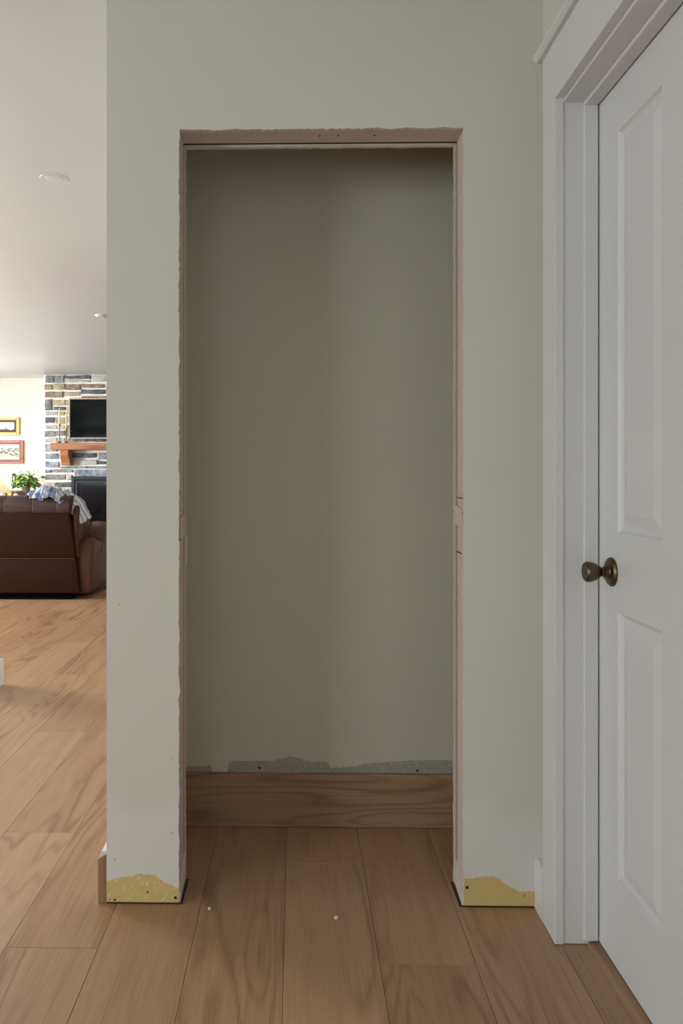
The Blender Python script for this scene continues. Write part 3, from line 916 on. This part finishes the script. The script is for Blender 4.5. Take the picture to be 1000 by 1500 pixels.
for (dx, dz) in ((-.19, .17), (-.17, .11), (-.16, .05), (-.185, .02), (-.14, .19), (.19, .155), (.15, .12), (.165, .06), (.14, .02), (.12, .25), (-.15, .14), (-.13, .02)):
    for j in range(2):
        add_leaf((px_ + dx + rl_.uniform(-.015, .015), PY + rl_.uniform(-.05, .05), ct + .045 + dz), rl_.uniform(0, 6.28), rl_.uniform(.2, 1.1), rl_.uniform(.65, .95))
M_stem = Mat('plant_stem', (.12, .16, .04), .6)
for (dx, dy, dz) in ((-.19, 0, .18), (-.12, .05, .10), (.19, 0, .17), (.12, -.04, .22), (0, 0, .23), (-.05, -.05, .2), (.07, .05, .12)):
    b0 = Vector((px_, PY, ct + .085))
    e = Vector((px_ + dx, PY + dy, ct + dz))
    m_ = (b0 + e) / 2 + Vector((0, 0, .05))
    obj('stem', tube(bmesh.new(), [b0, m_, e], .0035), M_stem, pl)

# rug
M_rug = Mat('rug_pile', (.52, .51, .50), .95)
M_rug.color(M_rug.mix(M_rug.smooth(M_rug.noise(M_rug.pos(), 7, 4), .45, .6), (.60, .59, .57), (.36, .37, .39)))
M_rug.bump(M_rug.noise(M_rug.pos(), 300, 2), .5, .004)
rug = obj('area_rug', box(-1.79, -.95, 7.30, 9.9, .0005, .012, .003, 1), M_rug)
tag(rug, 'pale grey rug on the floor beside the sofa arm', 'rug')

# ------------------------------------------------------------------ sofa
M_lea = Mat('brown_leather', (.105, .045, .032), .5, spec=.22)
def leather(m, a, b):
    p = m.pos()
    m.color(m.mix(m.noise(p, 5, 4, .6), a, b))
    m.bump(m.math('ADD', m.noise(p, 12, 3), m.math('MULTIPLY', m.noise(p, 240, 2), .25)), .35, .006)
leather(M_lea, (.055, .020, .013), (.135, .058, .040))
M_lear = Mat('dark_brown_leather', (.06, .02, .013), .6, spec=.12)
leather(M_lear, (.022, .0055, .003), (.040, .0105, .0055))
M_leat = Mat('grey_brown_leather', (.10, .06, .055), .55, spec=.2)
leather(M_leat, (.040, .021, .018), (.070, .040, .036))
M_pipe = Mat('piping', (.13, .085, .072), .6)
SXR = -1.93
sofa = thing('recliner_sofa', 'dark brown leather recliner sofa seen from behind on the oak floor', 'sofa', (-3.1, 7.2, 0))
def slab(x0b, x1b, x0t, x1t, yb, yt, z0, z1, th, bev):
    bm = bmesh.new()
    co = [(x0b, yb, z0), (x1b, yb, z0), (x1t, yt, z1), (x0t, yt, z1)]
    a = [bm.verts.new(c) for c in co]; b = [bm.verts.new((c[0], c[1] + th, c[2])) for c in co]
    bm.faces.new(a); bm.faces.new(b[::-1])
    for i in range(4): bm.faces.new((a[i], b[i], b[(i + 1) % 4], a[(i + 1) % 4]))
    bmesh.ops.bevel(bm, geom=list(bm.edges), offset=bev, segments=3, profile=.5, affect='EDGES')
    return bm
XBL = -4.3
def xr(px, py): return at(px, py, 6.87)
xb, z_b = xr(117, 869); xm, z_m = xr(112, 818); xt, z_t = xr(102.5, 751)
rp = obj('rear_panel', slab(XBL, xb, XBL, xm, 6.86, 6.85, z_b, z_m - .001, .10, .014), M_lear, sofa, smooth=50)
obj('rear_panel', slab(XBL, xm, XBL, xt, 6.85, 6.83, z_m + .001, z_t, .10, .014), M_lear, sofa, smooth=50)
obj('piping', tube(bmesh.new(), [(XBL + .02, 6.846, z_m), (xm - .01, 6.846, z_m)], .004), M_lea, rp)
obj('back_body', prism([(6.93, .10), (6.92, .78), (6.96, .86), (7.06, .88), (7.14, .80), (7.20, .55), (7.22, .10)], 'x', XBL, SXR - .02, .02, 2), M_lea, sofa, smooth=50)
sxs = [sx_ for sx_ in (-4.33, -4.08, -3.83, -3.58, -3.33, -3.08, -2.825)] + [xr(9, 740)[0], xr(50, 740)[0], xr(86, 740)[0], xt + .01]
hp = []
for i in range(24):
    a = 2 * math.pi * i / 24
    hp.append((6.955 + .128 * sgnpow(math.cos(a), .62), .832 + .090 * sgnpow(math.sin(a), .62)))
for a, b in zip(sxs, sxs[1:]):
    pad = obj('headrest_pad', prism(hp, 'x', a + .001, b - .001, .010, 3), M_leat, sofa, smooth=60)
    if a == sxs[0]: continue
    obj('seam', tube(bmesh.new(), [(a, p[0] + (.0 if p[0] > 6.9 else .002), p[1]) for p in hp[7:20]], .0035), M_pipe, pad)
obj('back_wing', prism([(6.90, .36), (6.88, .77), (6.93, .84), (7.04, .83), (7.13, .72), (7.16, .50), (7.10, .36)], 'x', SXR - .05, SXR + .0, .025, 3), M_lea, sofa, smooth=50)
bcu = obj('back_cushion', prism([(7.10, .40), (7.08, .80), (7.16, .83), (7.25, .74), (7.31, .60), (7.32, .45), (7.28, .40)], 'x', XBL, SXR + .01, .03, 3), M_lea, sofa, smooth=50)
obj('wing_piping', tube(bmesh.new(), [(SXR + .012, 7.16, .83), (SXR + .014, 7.25, .74), (SXR + .014, 7.312, .60), (SXR + .014, 7.325, .45)], .006), Mat('black_piping', (.02, .012, .01), .5), bcu)
# arms: side panel and padded top
for xa, xb_ in ((-2.08, -1.815), (-4.50, -4.24)):
    arm = obj('arm', prism([(6.93, .045), (6.925, .30), (6.955, .43), (7.02, .525), (7.10, .545), (7.20, .455), (7.85, .455), (7.88, .045)], 'x', xa, xb_, .045, 4), M_lea, sofa, smooth=60)
    obj('arm_pad', puff(((xa + xb_) / 2 + .006, 7.57, .525), ((xb_ - xa) / 2 + .012, .36, .118), .7, .5, 36, 18, wob=.008), M_lea, sofa, smooth='all')
    if xa < -3: continue
    obj('recliner_button', lathe([(0, .03), (.006, .03), (.009, .022), (.0092, .001)], (-1.815, 7.315, .40), 'x', 20), Mat('dark_plastic', (.05, .055, .065), .35), arm, smooth=40)
obj('seat', puff((-3.16, 7.55, .37), (1.10, .38, .115), .3, .2, 40, 14), M_lea, sofa, smooth='all')
obj('base', box(-4.35, -1.99, 6.90, 7.80, .004, .10), Mat('underside_shade', (.004, .0035, .003), .95, spec=0.0), sofa)  # recessed base, coloured near black to carry the shadow beneath the sofa

# shirt draped over the top of the sofa
M_shirt = Mat('plaid_cloth', (.4, .45, .6), .9)
def plaid(m):
    p = m.coord('UV') ; s = m.sep(p)
    def stripe(v, f, lo, hi): return m.smooth(m.math('SINE', m.math('MULTIPLY', v, f)), lo, hi)
    base = m.mix(m.math('MULTIPLY', stripe(s[0], 42, -.1, .3), .75), (.72, .72, .74), (.085, .15, .36))
    base = m.mix(m.math('MULTIPLY', stripe(s[1], 34, .1, .5), .55), base, (.16, .24, .46))
    base = m.mix(m.math('MULTIPLY', stripe(s[0], 84, .86, .95), .7), base, (.03, .035, .07))
    base = m.mix(m.math('MULTIPLY', stripe(s[1], 68, .88, .96), .6), base, (.04, .05, .09))
    base = m.mix(m.smooth(s[0], .48, .60), base, m.mix(m.math('MULTIPLY', stripe(s[1], 22, .2, .6), .6), (.70, .70, .72), (.10, .13, .25)))
    m.color(base)
plaid(M_shirt)
def interp(tab, t):
    for (a, va), (b, vb) in zip(tab, tab[1:]):
        if t <= b:
            k = (t - a) / (b - a) if b > a else 0
            k = k * k * (3 - 2 * k)
            return tuple(p + (q - p) * k for p, q in zip(va, vb))
    return tab[-1][1]
bm = bmesh.new()
uvl = bm.loops.layers.uv.new('UVMap')
NU, NV = 64, 22
def ribbon(tab, seed, fold, uv0, uv1):
    """tab: t -> (centre px, centre py, depth, half width in the across direction as dx, dy, dz)"""
    V = []
    for i in range(NU + 1):
        t = i / NU
        px, py, y, ax, ay, az, arch = interp(tab, t)
        x, z = at(px, py, y)
        row = []
        for j in range(NV + 1):
            v = -1 + 2 * j / NV
            q = Vector((x, y, z)) + Vector((ax, ay, az)) * v
            q.z -= arch * v * v
            q.z += fold * (noise.noise(Vector((t * 7 + seed, v * 1.6, seed))) + .5 * noise.noise(Vector((t * 16, v * 3 + seed, 2)))) * 1.2
            q.y += fold * .8 * noise.noise(Vector((t * 8, v * 2.2, seed + 9)))
            row.append((bm.verts.new(q), (uv0 + (uv1 - uv0) * t, j / NV)))
        V.append(row)
    for i in range(NU):
        for j in range(NV):
            quad = (V[i][j], V[i + 1][j], V[i + 1][j + 1], V[i][j + 1])
            f = bm.faces.new([q[0] for q in quad])
            for lp, q in zip(f.loops, quad): lp[uvl].uv = q[1]
ribbon([(0, (41, 725, 6.93, 0, .05, 0, .02)), (.15, (50, 718.5, 6.94, 0, .12, .0, .06)), (.5, (70, 713.5, 6.94, 0, .145, .0, .085)), (.78, (88, 717, 6.94, 0, .14, 0, .085)), (1, (99, 727, 6.94, 0, .11, 0, .06))], 3.1, .036, 0, .5)
ribbon([(0, (92, 720, 6.96, .02, .10, .03, .02)), (.25, (103, 730, 6.93, .035, .06, .04, .01)), (.6, (114, 743, 6.95, .05, .06, .028, .0)), (1, (125.5, 761.5, 6.99, .045, .05, .022, .0))], 8.7, .020, .5, 1)
bmesh.ops.recalc_face_normals(bm, faces=bm.faces)
sh = obj('shirt', bm, M_shirt, None, smooth='all', origin=(*[at(80, 715, 6.94)[0]], 6.94, .92))
sm_ = sh.modifiers.new('thickness', 'SOLIDIFY'); sm_.thickness = .004; sm_.use_even_offset = False
tag(sh, 'blue and white plaid shirt draped over the sofa back', 'shirt')

# ------------------------------------------------------------------ crumbs on the floor
M_chip = Mat('paint_chip', (.80, .78, .72), .8)
for px, py, r, lab in ((492, 1345, .0065, 'tiny white paint chip on the floor before the closet opening'), (306.5, 1333, .0042, 'smaller white chip on the floor near the left jamb')):
    zc = FPX * CAMZ / (py - CY)
    y = zc
    x = at(px, py, y)[0]
    rr2 = random.Random(px)
    pts = []
    for i in range(9):
        a = 2 * math.pi * i / 9
        rad = r * rr2.uniform(.55, 1.1)
        pts.append((x + rad * math.cos(a), y + rad * 1.1 * math.sin(a)))
    o = obj('paint_chip', prism(pts, 'z', .0003, .0042, .0006, 1), M_chip, None, origin=(x, y, 0))
    tag(o, lab, 'debris', 'paint chips on the floor')
